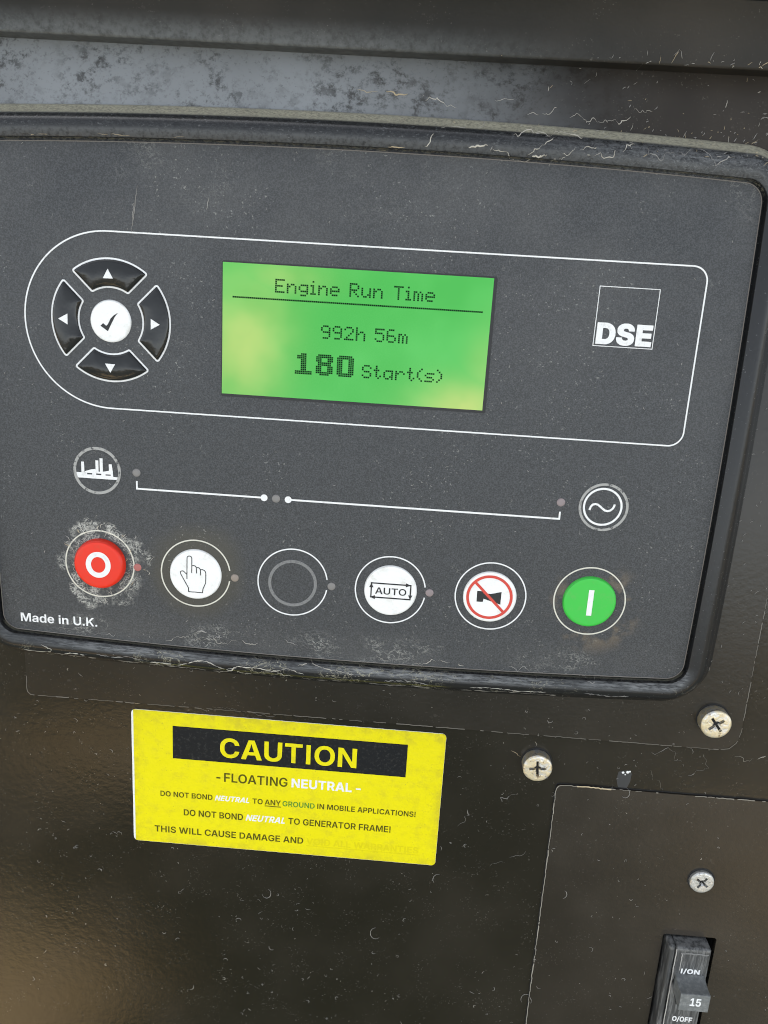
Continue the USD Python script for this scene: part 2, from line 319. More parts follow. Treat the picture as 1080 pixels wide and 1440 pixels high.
def cat(ms): return trimesh.util.concatenate([m for m in ms if m is not None])
def polys(g): return [q for q in (getattr(g, 'geoms', [g])) if q.geom_type == 'Polygon' and q.area > 1e-5]
def slab(g, w0, w1):
    ms = []
    for q in polys(g):
        m = trimesh.creation.extrude_polygon(q, w1 - w0, engine='earcut'); m.apply_translation([0, 0, w0]); ms.append(m)
    return cat(ms)
def pillow(poly, w0, h, bevel, step=.5, dome=0.0, power=2.0):
    """a flat-bottomed cushion over a polygon with rounded shoulders"""
    L = poly.exterior.length; n = max(24, int(L / step))
    bd = np.array([poly.exterior.interpolate(i / n, normalized=True).coords[0] for i in range(n)])
    rows = [bd]
    for k in range(1, 6):
        ins = poly.buffer(-bevel * (k / 5) ** 1.3)
        for q in polys(ins):
            m = max(12, int(q.exterior.length / step)); rows.append(np.array([q.exterior.interpolate((i + .5) / m, normalized=True).coords[0] for i in range(m)]))
    x0, y0, x1, y1 = poly.bounds
    gx, gy = np.meshgrid(np.arange(x0, x1, step * 2), np.arange(y0, y1, step * 2)); g = np.stack([gx.ravel(), gy.ravel()], 1)
    core = poly.buffer(-bevel * 1.15)
    if not core.is_empty: g = g[shapely.contains_xy(core, g[:, 0], g[:, 1])]
    else: g = g[:0]
    P = np.vstack(rows + [g]); T = Delaunay(P).simplices; c = P[T].mean(1)
    T = T[shapely.contains_xy(poly.buffer(1e-6), c[:, 0], c[:, 1])]
    a = P[T]; ar = (a[:, 1, 0] - a[:, 0, 0]) * (a[:, 2, 1] - a[:, 0, 1]) - (a[:, 1, 1] - a[:, 0, 1]) * (a[:, 2, 0] - a[:, 0, 0])
    T = T[np.abs(ar) > 1e-7]; ar = ar[np.abs(ar) > 1e-7]; T[ar < 0] = T[ar < 0][:, ::-1]
    d = shapely.distance(shapely.points(P), poly.exterior); t = np.clip(d / bevel, 0, 1)
    z = w0 + h * (1 - (1 - t) ** power) ** (1 / power)
    if dome: z = z + dome * (1 - np.exp(-(d / (bevel * 2)) ** 2))
    z[:n] = w0
    return trimesh.Trimesh(np.column_stack([P, z]), T, process=False)
def disc(u, v, r, seg=48): return Point(u, v).buffer(r, quad_segs=seg // 4)
def ring(u, v, r, t, a0=None, a1=None):
    """annulus of middle radius r, stroke t; a0..a1 = angles (degrees) left open"""
    if a0 is None: return disc(u, v, r + t / 2, 96).difference(disc(u, v, r - t / 2, 96))
    a = np.radians(np.linspace(a1, a0 + 360, 120))
    return LineString([(u + r * math.cos(k), v + r * math.sin(k)) for k in a]).buffer(t / 2, cap_style='flat')
def stroke(pts, t, cap='flat', join='mitre'): return LineString(pts).buffer(t / 2, cap_style=cap, join_style=join)
FONT = glob.glob('/opt/blender-*/*/datafiles/fonts/Inter.woff2')[0]
_cache = {}
def text2d(txt, weight=700, opsz=20):
    """lettering; the capital I is a plain bar"""
    if 'I' not in txt or len(txt) == 0: return glyphs(txt, weight, opsz)
    key = ('#' + txt, weight)
    if key in _cache: return _cache[key]
    f = ImageFont.truetype(FONT, 220); f.set_variation_by_axes([opsz, weight]); k = 1 / (220 * 0.727)
    b = glyphs('T', weight, opsz).intersection(sbox(-9, .2, 9, .4)).bounds; st = b[2] - b[0]; side = .13
    x, gs = 0.0, []
    for i, part in enumerate(txt.split('I')):
        if i: gs.append(sbox(x + side, 0, x + side + st, 1)); x += st + 2 * side
        if part.strip(): gs.append(affinity.translate(glyphs(part, weight, opsz), x, 0))
        x += f.getlength(part) * k
    _cache[key] = unary_union(gs)
    return _cache[key]
def glyphs(txt, weight=700, opsz=20):
    """outline of lettering: capitals 1 high, from x = 0 on the baseline"""
    key = (txt, weight)
    if key in _cache: return _cache[key]
    S = 220; f = ImageFont.truetype(FONT, S); f.set_variation_by_axes([opsz, weight])
    x0, y0, x1, y1 = f.getbbox(txt, anchor='ls')
    im = Image.new('L', (x1 - x0 + 8, y1 - y0 + 8)); ImageDraw.Draw(im).text((4 - x0, 4 - y0), txt, 255, f, anchor='ls')
    on = np.pad(np.asarray(im) > 127, ((0, 0), (1, 1))).astype(np.int8)
    r, s = np.nonzero(np.diff(on, axis=1) == 1); e = np.nonzero(np.diff(on, axis=1) == -1)[1]
    g = shapely.union_all(shapely.box(s, -r - 1, e, -r)).buffer(1.2).buffer(-1.2).simplify(1.0)
    k = 1 / (S * 0.727)
    g = affinity.affine_transform(g, [k, 0, 0, k, -4 * k, (4 - y0) * k])
    _cache[key] = g
    return g
def letter(txt, u0, u1, v, cap, weight=700, shear=0.0, slope=0.0):
    """lettering from u0 to u1 on baseline v with capitals cap high"""
    g = text2d(txt, weight); x0, _, x1, _ = g.bounds
    sx = (u1 - u0 - shear * cap) / (x1 - x0)
    return affinity.affine_transform(g, [sx, shear * cap, slope * sx, cap, u0 - x0 * sx, v])

# ------------------------------------------------------------------ outline of the module
UC = -20.5
def top_v(u): return 37.2 - 2.6 * ((u - UC) / 104) ** 2
def bot_v(u): return -114.4 + 2.4 * ((u - UC) / 104) ** 2
def side_x(v): return 109.8 - 1.1 * ((v + 38.6) / 75) ** 2
us = np.linspace(-108.5, 108.5, 61); vs = np.linspace(-110.8, 34.2, 31)
out = [(UC + k, top_v(UC + k)) for k in us] + [(UC + side_x(k), k) for k in vs[::-1]] + [(UC + k, bot_v(UC + k)) for k in us[::-1]] + [(UC - side_x(k), k) for k in vs]
FASCIA = Polygon(out).buffer(0).buffer(-5.5).buffer(5.5, quad_segs=24)
PROF = [(0, 5.0), (.62, 5.0), (.66, 8.05), (.9, 8.15), (2.0, 8.5), (3.6, 8.8), (4.6, 8.65), (5.6, 8.0), (6.6, 6.9), (7.4, 5.4), (8.0, 4.3), (8.8, 3.2), (9.6, 2.2), (10.1, 1.2), (10.3, -3.0)]
def ring_sweep(poly, prof, n=900):
    q = poly.exterior; L = q.length
    P = np.array([q.interpolate(i / n, normalized=True).coords[0] for i in range(n)])
    t = np.roll(P, -2, 0) - np.roll(P, 2, 0); t /= np.linalg.norm(t, axis=1)[:, None]
    nn = np.stack([t[:, 1], -t[:, 0]], 1)
    if not q.is_ccw: nn = -nn
    k = len(prof); v = np.concatenate([np.column_stack([P + nn * d, np.full(n, w)]) for d, w in prof])
    f = []
    i = np.arange(n); j = (i + 1) % n
    for a in range(k - 1):
        A, Bq = a * n, (a + 1) * n
        f += [np.column_stack([A + i, Bq + i, Bq + j]), np.column_stack([A + i, Bq + j, A + j])]
    f = np.vstack(f); m = trimesh.Trimesh(v, f, process=False)
    if (m.face_normals[:, 2] * m.area_faces).sum() < 0: m.invert()
    return m
BAND_TAN = math.tan(math.radians(16.5))
def surf_w(u, v):
    """height of the outermost surface at (u, v)"""
    if v > 63.5: return float(np.interp(v, [63.5, 65.5, 68, 71, 74, 78.4], [-.6, -.3, .05, .75, 1.75, 3.8]))
    pt = Point(u, v)
    if FASCIA.contains(pt): return 6.0
    d = FASCIA.distance(pt)
    if d < 10.0: return float(np.interp(d, [a for a, _ in PROF], [b for _, b in PROF]))
    if v > BEND: return -(v - BEND) * BAND_TAN
    if MOUNT.contains(pt): return 1.0
    if COVER.contains(pt): return .8
    return 0.0

# ------------------------------------------------------------------ ground (lights the scene from below and in front)
g = trimesh.creation.box([240, 240, .02]); g.apply_translation([0, 0, -.01])
gm = usdkit.mesh(stage, '/World/ground', g, M['dry_earth']); gm.GetPrim().SetCustomDataByKey('kind', 'structure')

# ------------------------------------------------------------------ sheet metal
HOLE = sbox(98.6, -300, 117.2, -211.6).buffer(-1).buffer(1)
MOUNT = sbox(-125.5, -138.0, 111.9, BEND).buffer(-7).buffer(7)
MOUNT = MOUNT.union(sbox(-125.5, -138.0, -60, 0).buffer(-1.5).buffer(1.5))
MOUNT = MOUNT.union(sbox(-125.5, 20, 111.9, BEND))
COVER = sbox(54.9, -330, 330, -156.0).buffer(-1.2).buffer(1.2).difference(HOLE)

panel = Thing('front_panel', 'glossy black painted steel panel behind the controller, dusty', 'panel', (0, -330, 0), kind='structure')
panel.part('sheet', slab(sbox(-330, -330, 330, BEND).difference(HOLE), -2, 0), 'panel_paint')
bv = [(BEND, 0), (66, -(66 - BEND) * BAND_TAN)]
bm = trimesh.Trimesh([(-330, bv[0][0], bv[0][1]), (330, bv[0][0], bv[0][1]), (330, bv[1][0], bv[1][1]), (-330, bv[1][0], bv[1][1])], [[0, 1, 2], [0, 2, 3]], process=False)
bm = slab(Polygon([(BEND, 0), (66, -25 * BAND_TAN), (66, -25 * BAND_TAN - 2), (BEND, -2)]), -330, 330)
bm.vertices = np.asarray(bm.vertices)[:, [2, 0, 1]]
panel.part('sloping_band', bm, 'band_paint', label='weathered sloping band above the controller, blue-grey sky sheen painted in')
pocket = cat([slab(sbox(98.6, -300, 117.2, -211.6).buffer(1.5).difference(sbox(98.6, -300, 117.2, -211.6)), -30, -2.05), slab(sbox(97.1, -301.5, 118.7, -210.1), -32, -30)])
panel.part('recess', pocket, 'gap_black')

trim = Thing('upper_trim', 'dark dusty folded metal strip across the top of the picture', 'metal strip', (0, 63.5, -8))
pr = Polygon([(63.5, -8), (63.5, -.95), (63.6, -.75), (63.8, -.58), (64.2, -.42), (65.5, -.30), (68, .05), (71, .75), (74, 1.75), (76.5, 2.8), (78.4, 3.8), (78.4, -8)])
tm = slab(pr, -330, 330); tm.vertices = np.asarray(tm.vertices)[:, [2, 0, 1]]
trim.part('strip', tm, 'trim_paint', smooth=20)
gap_bar = Thing('added_gap_bar', 'added black rod standing in for the dark gap at the very top corner', 'gap_bar', (0, 84, -8))  # rod added to stand for the dark gap above the strip
a = np.linspace(0, 2 * math.pi, 25)[:-1]
sm = slab(Polygon([(82.9 + 4.2 * math.cos(k), 1.6 + 4.2 * math.sin(k)) for k in a]), -330, 330); sm.vertices = np.asarray(sm.vertices)[:, [2, 0, 1]]
gap_bar.part('dark_rod', sm, 'gap_black', smooth=40)
back = slab(sbox(-330, 78, 330, 330), -10, -8)
panel.part('upper_sheet', back, 'panel_paint')

mount = Thing('mounting_plate', 'thin black mounting plate around the controller with rounded corner', 'plate', (UC, -138, 0))
mount.part('sheet', slab(MOUNT.difference(FASCIA.buffer(3)), .02, 1.0), 'plate_paint')
def wav(pts, amp, step, seed):
    r = np.random.default_rng(seed); L = LineString(pts); n = int(L.length / step); o = []
    for i in range(n + 1):
        x, y = L.interpolate(i / n, normalized=True).coords[0]; o.append((x + r.normal(0, amp), y + r.normal(0, amp)))
    return o
e = MOUNT.exterior
el = LineString(wav([(-125.4, -131), (-125.4, -136.8), (-125.0, -137.7), (-124.0, -138), (20, -138), (106, -138), (109, -137.4), (111.3, -134.8), (111.9, -131), (111.9, -60)], .05, 1.5, 3))
def broken(line, wid, keep, seed):
    r_ = np.random.default_rng(seed); o, t = [], 0.0
    while t < line.length:
        a = r_.exponential(4.0) + .6; gp = r_.exponential(4.0 * (1 - keep) / keep)
        o.append(shapely.ops.substring(line, t, min(t + a, line.length)).buffer(wid * r_.uniform(.5, 1.3), cap_style='flat')); t += a + gp
    return unary_union([q for q in o if not q.is_empty])
mount.part('dusty_edge', slab(broken(el, .08, .72, 5), 1.0, 1.05), 'edge_dust')

panel.part('smear', slab(Polygon([(74.9, -149.6), (77.6, -149.0), (79.3, -149.9), (79.2, -153.0), (78.4, -155.6), (75.4, -155.5), (74.6, -152.6)]).buffer(-.4).buffer(.4), 0, .05), 'smear_grey', label='dull grey smear on the panel above the cover plate')
panel.part('paint_chip', slab(unary_union([disc(76.4, -149.9, .42), disc(77.9, -149.6, .5), disc(77.2, -150.6, .22), disc(78.6, -149.3, .3)]), .05, .09), 'white_ink')
cover = Thing('breaker_cover', 'black cover plate around the circuit breaker, with a ragged pale edge', 'cover plate', (190, -330, 0))
cover.part('sheet', slab(COVER, .02, .8), 'cover_paint')
cover.part('gap', slab(COVER.buffer(.32).difference(COVER.buffer(.02)).intersection(sbox(0, -330, 140, -100)).difference(HOLE.buffer(2)), 0, .06), 'gap_black')  # black strip laid in as the shadow line along the plate edge
cl = LineString(wav([(55.0, -262), (54.9, -230), (55.0, -200), (54.8, -158), (55.6, -156.2), (58, -156.0), (135, -156.0)], .09, 1.3, 5))
cover.part('ragged_edge', slab(unary_union([broken(LineString(cl.coords[:82]), .14, .95, 8), broken(LineString(cl.coords[81:]), .10, .7, 9)]), .8, .86), 'edge_pale')
cover.part('rust_edge', slab(LineString(wav([(62, -155.9), (73, -156.2)], .12, .8, 8)).buffer(.20), .86, .9), 'lint_tan', label='rusty bare spot on the plate edge')

# ------------------------------------------------------------------ the controller
mod = Thing('generator_controller', 'black generator controller with green lit display and round push buttons', 'controller', (UC, -38.6, 0))
mod.part('bezel', ring_sweep(FASCIA, PROF), 'bezel_plastic', smooth=40)
fas = mod.part('fascia', slab(FASCIA.buffer(-.12), 3.5, 6.0), 'fascia')
mod.part('fascia_edge_glint', slab(FASCIA.buffer(-.10).difference(FASCIA.buffer(-.30)), 5.98, 6.03), 'overlay_edge_glint', fas)  # cut edge of the overlay, the light it catches painted in paler
INK = (6.0, 6.05)
# white outline round the display, half round on the left
fr = unary_union([disc(-91.7, -12.9, 25.2, 128), sbox(-91.7, -38.1, 77.0, 12.3)])
fr = sbox(-130, -60, 0, 40).intersection(fr).union(sbox(-20, -38.1, 77.0, 12.3).buffer(-4.2).buffer(4.2, quad_segs=16).union(sbox(-20, -38.1, 0, 12.3)))
mod.part('outline', slab(fr.buffer(.21).difference(fr.buffer(-.21)), *INK), 'white_ink', fas)
mod.part('lettering', slab(letter('Made in U.K.', -123.5, -98.5, -109.05, 2.9, 640), *INK), 'white_ink', fas)
wl = [stroke([(-84.7, -59.9), (-84.7, -62.32), (-45.6, -62.36)], .54), disc(-45.4, -62.36, 1.05)]
mod.part('line_diagram', slab(unary_union(wl), *INK), 'white_ink', fas)
wl = [stroke([(-38, -62.44), (44.2, -62.44), (44.2, -60.2)], .54), disc(-38.0, -62.44, 1.05)]
mod.part('line_diagram', slab(unary_union(wl), *INK), 'white_ink', fas)
# maker's mark: a fine square with three letters at its foot
lg = sbox(47.85, -10.85, 64.55, 5.5)
mark = mod.part('maker_mark', slab(lg.buffer(.1).difference(lg.buffer(-.1)), *INK), 'white_ink', fas)
mod.part('maker_lettering', slab(letter('DSE', 48.55, 63.95, -10.2, 5.75, 840).buffer(.12), *INK), 'white_ink', fas)

# display
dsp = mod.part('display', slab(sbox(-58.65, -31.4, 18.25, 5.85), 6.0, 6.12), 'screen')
mod.part('display_border', slab(sbox(-58.9, -32.2, 19.2, 6.3).buffer(-.6).buffer(.6).difference(sbox(-58.64, -31.39, 18.24, 5.84)), 6.0, 6.10), 'black_ink', dsp)
G5 = {'E': '11111 10000 10000 11110 10000 10000 11111', 'n': '00000 00000 10110 11001 10001 10001 10001', 'g': '00000 00000 01111 10001 10001 01111 00001 01110',
      'i': '010 000 110 010 010 010 111', 'e': '00000 00000 01110 10001 11111 10000 01110', 'R': '11110 10001 10001 11110 10100 10010 10001',
      'u': '00000 00000 10001 10001 10001 10011 01101', 'T': '11111 00100 00100 00100 00100 00100 00100', 'm': '00000 00000 11010 10101 10101 10101 10101',
      '9': '01110 10001 10001 01111 00001 00001 01110', '2': '01110 10001 00001 00010 00100 01000 11111', 'h': '10000 10000 10110 11001 10001 10001 10001',
      '5': '11111 10000 11110 00001 00001 10001 01110', '6': '01110 10000 10000 11110 10001 10001 01110', 'S': '01110 10001 10000 01110 00001 10001 01110',
      't': '0100 0100 1110 0100 0100 0101 0010', 'a': '00000 00000 01111 10001 10001 10011 01101', 'r': '00000 00000 10110 11001 10000 10000 10000',
      '(': '001 010 100 100 100 010 001', ')': '100 010 001 001 001 010 100', 's': '00000 00000 01111 10000 01110 00001 11110', ' ': '000 000 000 000 000 000 000'}
PX = .556
def pixels(rows, u0, v0, px=PX, py=PX):
    ms = []
    for r, row in enumerate(rows):
        for c, ch in enumerate(row):
            if ch == '1':
                k = trimesh.creation.box([px * .87, py * .84, .03]); k.apply_translation([u0 + (c + .5) * px, v0 - (r + .5) * py, 6.135]); ms.append(k)
    return ms
def lcd_word(txt, u0, v0, px=PX):
    ms, u = [], u0
    for ch in txt:
        rows = G5[ch].split(); ms += pixels(rows, u, v0, px); u += (len(rows[0]) + 1) * px
    return cat(ms)
for txt, u0, v0, px in (('Engine', -43.6, 2.15, .562), ('Run', -22.3, 2.25, .562), ('Time', -9.7, 2.2, .562), ('992h', -30.0, -9.9, .562), ('56m', -14.4, -9.85, .562), ('Start(s)', -17.6, -20.4, .572)):
    mod.part('display_word', lcd_word(txt, u0, v0, px), 'lcd_ink', dsp)
mod.part('display_rule', cat(pixels(['1' * 129], -55.8, -3.3)), 'lcd_ink', dsp)
BIG = {'1': '000111000 011111000 011111000 000111000 000111000 000111000 000111000 000111000 000111000 111111111 111111111',
       '8': '011111110 111111111 111000111 111000111 011111110 011111110 111000111 111000111 111000111 111111111 001111100',
       '0': '011111110 111111111 111000111 111000111 111000111 111000111 111000111 111000111 111000111 111111111 011111110'}
u = -37.2
ms = []
for ch in '180': ms += pixels(BIG[ch].split(), u, -18.2); u += 11 * PX
mod.part('display_number', cat(ms), 'lcd_ink', dsp)

# arrow keys round the confirm key
CX, CY = -91.45, -12.55
for k, (ang, tri) in enumerate(((90, [(-91.53, 2.02), (-92.99, -.64), (-90.07, -.62)]), (180, [(-106.54, -12.75), (-103.75, -11.2), (-103.8, -14.25)]), (0, [(-76.65, -12.69), (-79.25, -11.2), (-79.28, -14.2)]), (270, [(-93.04, -24.82), (-90.05, -24.85), (-91.54, -27.4)]))):
    ann = disc(CX, CY, 17.65, 128).difference(disc(CX, CY, 9.35, 128))
    q = Polygon([(CX, CY), (CX + 40 * math.cos(math.radians(ang - 45)), CY + 40 * math.sin(math.radians(ang - 45))), (CX + 60 * math.cos(math.radians(ang)), CY + 60 * math.sin(math.radians(ang))), (CX + 40 * math.cos(math.radians(ang + 45)), CY + 40 * math.sin(math.radians(ang + 45)))])
    s = ann.intersection(q)
    for dlt in (-45, 45):
        a = math.radians(ang + dlt); s = s.difference(stroke([(CX, CY), (CX + 40 * math.cos(a), CY + 40 * math.sin(a))], 3.5))
    s = s.buffer(-.7).buffer(.7, quad_segs=8)
    key = mod.part('arrow_key', pillow(s.buffer(-.42), 6.02, .75, 1.0, .34, dome=.55), 'key_clear', smooth=True)
    mod.part('key_outline', slab(s.buffer(.05).difference(s.buffer(-.47)), *INK), 'white_ink', key)
    mod.part('arrow_mark', slab(Polygon(tri), 7.2, 7.34), 'white_ink', key)
ck = mod.part('confirm_key', pillow(disc(-91.45, -12.6, 6.05), 6.0, .35, .6, .4), 'white_key', smooth=True)
mod.part('tick_mark', slab(Polygon([(-94.45, -14.08), (-93.66, -13.3), (-92.73, -14.0), (-92.23, -13.5), (-91.42, -11.9), (-90.45, -10.9), (-89.18, -10.1), (-90.2, -11.4), (-91.0, -12.9), (-92.3, -15.5)]), 6.35, 6.4), 'black_ink', ck)

# the row of round keys: each with its printed ring
def key_ring(u, v, mat='white_ink', gap=True):
    mod.part('key_ring', slab(ring(u, v, 10.9, .40, *((-9, 9) if gap else (None, None))), *INK), mat, fas)
key_ring(-97.0, -87.6, 'cream_ink', False)
st = mod.part('stop_key', pillow(disc(-96.75, -87.3, 8.1), 6.0, 2.0, 1.2, .4, power=2.6), 'red_key', smooth=True)
mod.part('letter', slab(affinity.scale(disc(-96.75, -87.25, 1), 3.95, 4.25).difference(affinity.scale(disc(-96.75, -87.25, 1), 2.3, 2.6)), 8.0, 8.06), 'white_ink', st)
key_ring(-66.48, -88.43, 'cream_ink')
hk = mod.part('manual_key', pillow(disc(-66.48, -88.65, 8.22), 6.0, .4, .6, .4), 'white_key', smooth=True)
hs = unary_union([LineString(L).buffer(.125, cap_style='round') for L in (
    [(-68.63, -94.53), (-68.7, -93.21), (-71.13, -88.78), (-71.25, -88.3), (-71.15, -87.98), (-70.75, -87.72), (-70.24, -87.79), (-69.29, -88.72)],
    [(-69.17, -90.21), (-69.12, -83.4), (-69.0, -83.0), (-68.7, -82.75), (-68.35, -82.69), (-68.0, -82.73), (-67.72, -82.98), (-67.6, -83.41), (-67.66, -88.12)],
    [(-67.6, -85.81), (-66.9, -85.7), (-66.45, -85.9), (-66.18, -86.3), (-66.11, -88.13)],
    [(-66.12, -86.35), (-65.6, -86.27), (-65.2, -86.42), (-64.91, -86.91), (-64.85, -88.69)],
    [(-64.9, -86.9), (-64.2, -86.85), (-63.6, -87.1), (-63.3, -87.5), (-63.18, -88.03), (-63.22, -91.19), (-64.09, -93.38), (-64.21, -94.55), (-68.63, -94.5)])])
mod.part('hand_symbol', slab(hs, 6.39, 6.46), 'black_ink', hk)
key_ring(-35.83, -89.01)
bk = mod.part('blank_key', slab(ring(-35.83, -89.3, 7.2, .95), 6.0, 6.12), 'worn_ring')
key_ring(-5.18, -89.13)
ak = mod.part('auto_key', pillow(disc(-5.1, -89.25, 8.22), 6.0, .4, .6, .4), 'white_key', smooth=True)
ar = unary_union([stroke([(-11.1, -87.05), (1.15, -87.05), (1.15, -91.7), (-11.1, -91.7), (-11.1, -87.05)], .42), Polygon([(-.4, -86.4), (-.4, -87.72), (1.2, -87.05)]), Polygon([(.5, -90.3), (1.82, -90.3), (1.16, -91.8)]), Polygon([(-9.8, -91.05), (-9.8, -92.35), (-11.4, -91.7)]), Polygon([(-11.76, -88.5), (-10.46, -88.5), (-11.1, -87.0)])])
mod.part('arrow_frame', slab(ar, 6.39, 6.46), 'black_ink', ak)
mod.part('lettering', slab(letter('AUTO', -9.85, -.15, -90.55, 2.15, 560), 6.39, 6.46), 'black_ink', ak)
key_ring(25.97, -88.74, gap=False)
mk = mod.part('mute_key', pillow(disc(25.76, -88.9, 8.27), 6.0, .4, .6, .4), 'white_key', smooth=True)
hn = Polygon([(21.72, -87.15), (23.55, -87.12), (23.75, -87.8), (25.95, -87.85), (29.22, -86.94), (29.21, -91.1), (25.75, -90.1), (23.86, -89.54), (23.72, -90.64), (21.82, -90.68)])
mod.part('horn_symbol', slab(hn, 6.39, 6.45), 'black_ink', mk)
mod.part('prohibition_ring', slab(unary_union([ring(25.64, -88.95, 6.75, .85), stroke([(20.8, -84.2), (30.5, -93.7)], .85)]), 6.39, 6.48), 'red_ink', mk)
key_ring(56.41, -87.97, 'cream_ink', False)
sk = mod.part('start_key', pillow(disc(56.35, -88.05, 8.2), 6.0, .8, .8, .4), 'green_key', smooth=True)
mod.part('bar_symbol', slab(sbox(55.72, -92.4, 57.32, -84.0), 6.8, 6.86), 'white_ink', sk)

# small indicator lamps
for u, v, mt in ((-84.78, -57.34, 'lamp_grey'), (-85.02, -87.85, 'lamp_red'), (-54.09, -88.95, 'lamp_brown'), (-23.59, -89.4, 'lamp_grey'), (7.08, -89.11, 'lamp_pink'), (-41.73, -62.39, 'lamp_grey'), (44.16, -57.3, 'lamp_pink')):
    mod.part('indicator_lamp', pillow(disc(u, v, 1.25), 6.0, .18, .7, .3), mt, smooth=True)
# generator symbol and mains symbol, each inside a worn embossed ring
er = mod.part('embossed_ring', slab(ring(-96.93, -57.55, 6.95, .85), 6.0, 6.13), 'worn_white')
fb = [Polygon(L) for L in ([(-101.84, -55.02), (-100.94, -55.02), (-100.94, -58.6), (-101.84, -58.6)], [(-103.75, -58.4), (-100.44, -58.28), (-94.9, -57.69), (-93.3, -57.33), (-92.08, -57.19), (-92.0, -59.15), (-90.3, -59.2), (-90.5, -60.05), (-103.3, -60.05)],
      [(-100.81, -58.23), (-100.8, -57.98), (-98.69, -57.21), (-97.58, -57.06), (-97.0, -57.74), (-97.0, -58.3)], [(-97.4, -54.32), (-96.5, -54.32), (-96.5, -58), (-97.4, -58)], [(-96.08, -53.6), (-95.15, -53.6), (-95.15, -58), (-96.08, -58)], [(-93.26, -55.25), (-92.37, -55.25), (-92.1, -57.7), (-93.26, -57.7)])]
fb = unary_union(fb).difference(unary_union([sbox(-100.1, -58.88, -98.55, -58.42), sbox(-97.3, -58.88, -95.7, -58.42), sbox(-94.35, -58.88, -92.75, -58.48)]))
mod.part('generator_symbol', slab(fb, *INK), 'white_ink', er)
er = mod.part('embossed_ring', slab(ring(56.9, -57.9, 7.0, .75), 6.0, 6.13), 'worn_white')
mod.part('mains_symbol', slab(unary_union([ring(56.63, -57.8, 5.55, .62), stroke([(52.83, -59.02), (53.1, -58.0), (53.6, -57.3), (54.35, -57.05), (55.1, -57.2), (55.8, -57.65), (56.6, -58.3), (57.4, -58.85), (58.2, -59.0), (59.0, -58.75), (59.6, -58.2), (59.95, -57.5), (60.1, -56.8)], .62, join='round')]), 6.0, 6.06), 'white_ink', er)

# ------------------------------------------------------------------ caution label
stk = Thing('caution_sticker', 'yellow caution sticker with a black heading bar below the controller', 'sticker', (-36.8, -192.3, 0))
SB = sbox(-90.25, -192.3, 16.65, -140.75).buffer(-1.6).buffer(1.6, quad_segs=8)
stk.part('backing', slab(SB, .0, .16), 'white_ink')
fc = stk.part('face', slab(SB.intersection(sbox(-89.55, -192.2, 16.6, -140.85)), .16, .22), 'yellow_label')
T0 = (.22, .26)
hd = stk.part('heading_bar', slab(sbox(-76.0, -158.3, 4.05, -145.9), *T0), 'label_black', fc)
stk.part('heading', slab(letter('CAUTION', -59.7, -12.9, -156.35, 7.35, 700), .26, .30), 'yellow_label', fc)
for txt, u0, u1, v, cap, mt, wt, sh in (
    ('-', -60.9, -59.5, -165.9, 3.5, 'label_olive', 700, 0), ('FLOATING', -58.2, -36.2, -165.85, 3.45, 'label_olive', 620, 0), ('NEUTRAL', -34.8, -14.0, -165.8, 3.45, 'white_ink', 760, 0), ('-', -12.6, -10.9, -165.8, 3.5, 'white_ink', 700, 0),
    ('DO NOT BOND', -80.5, -62.2, -173.45, 2.05, 'label_olive', 640, 0), ('NEUTRAL', -61.4, -48.9, -173.45, 2.05, 'white_ink', 760, .25), ('TO', -48.2, -44.6, -173.5, 2.05, 'label_olive', 640, 0), ('ANY', -43.9, -38.3, -173.5, 2.05, 'label_olive', 620, 0),
    ('GROUND', -37.7, -26.5, -173.5, 2.05, 'label_green', 640, 0), ('IN MOBILE APPLICATIONS!', -25.6, 8.45, -173.45, 2.05, 'label_olive', 640, 0),
    ('DO NOT BOND', -72.3, -51.4, -180.5, 2.45, 'label_olive', 640, 0), ('NEUTRAL', -50.5, -36.1, -180.5, 2.45, 'white_ink', 760, .25), ('TO GENERATOR FRAME!', -35.5, .25, -180.45, 2.45, 'label_olive', 640, 0),
    ('THIS WILL CAUSE DAMAGE AND', -82.7, -30.0, -188.0, 2.5, 'label_olive', 640, 0), ('VOID ALL WARRANTIES', -28.9, 10.4, -188.0, 2.5, 'yellow_ghost', 640, 0)):
    stk.part('lettering', slab(letter(txt, u0, u1, v, cap, wt, sh), *T0), mt, fc)
stk.part('underline', slab(sbox(-43.9, -174.15, -38.2, -173.85), *T0), 'label_olive', fc)
stk.part('underline', slab(sbox(-28.9, -188.7, 10.4, -188.45), *T0), 'yellow_ghost', fc)

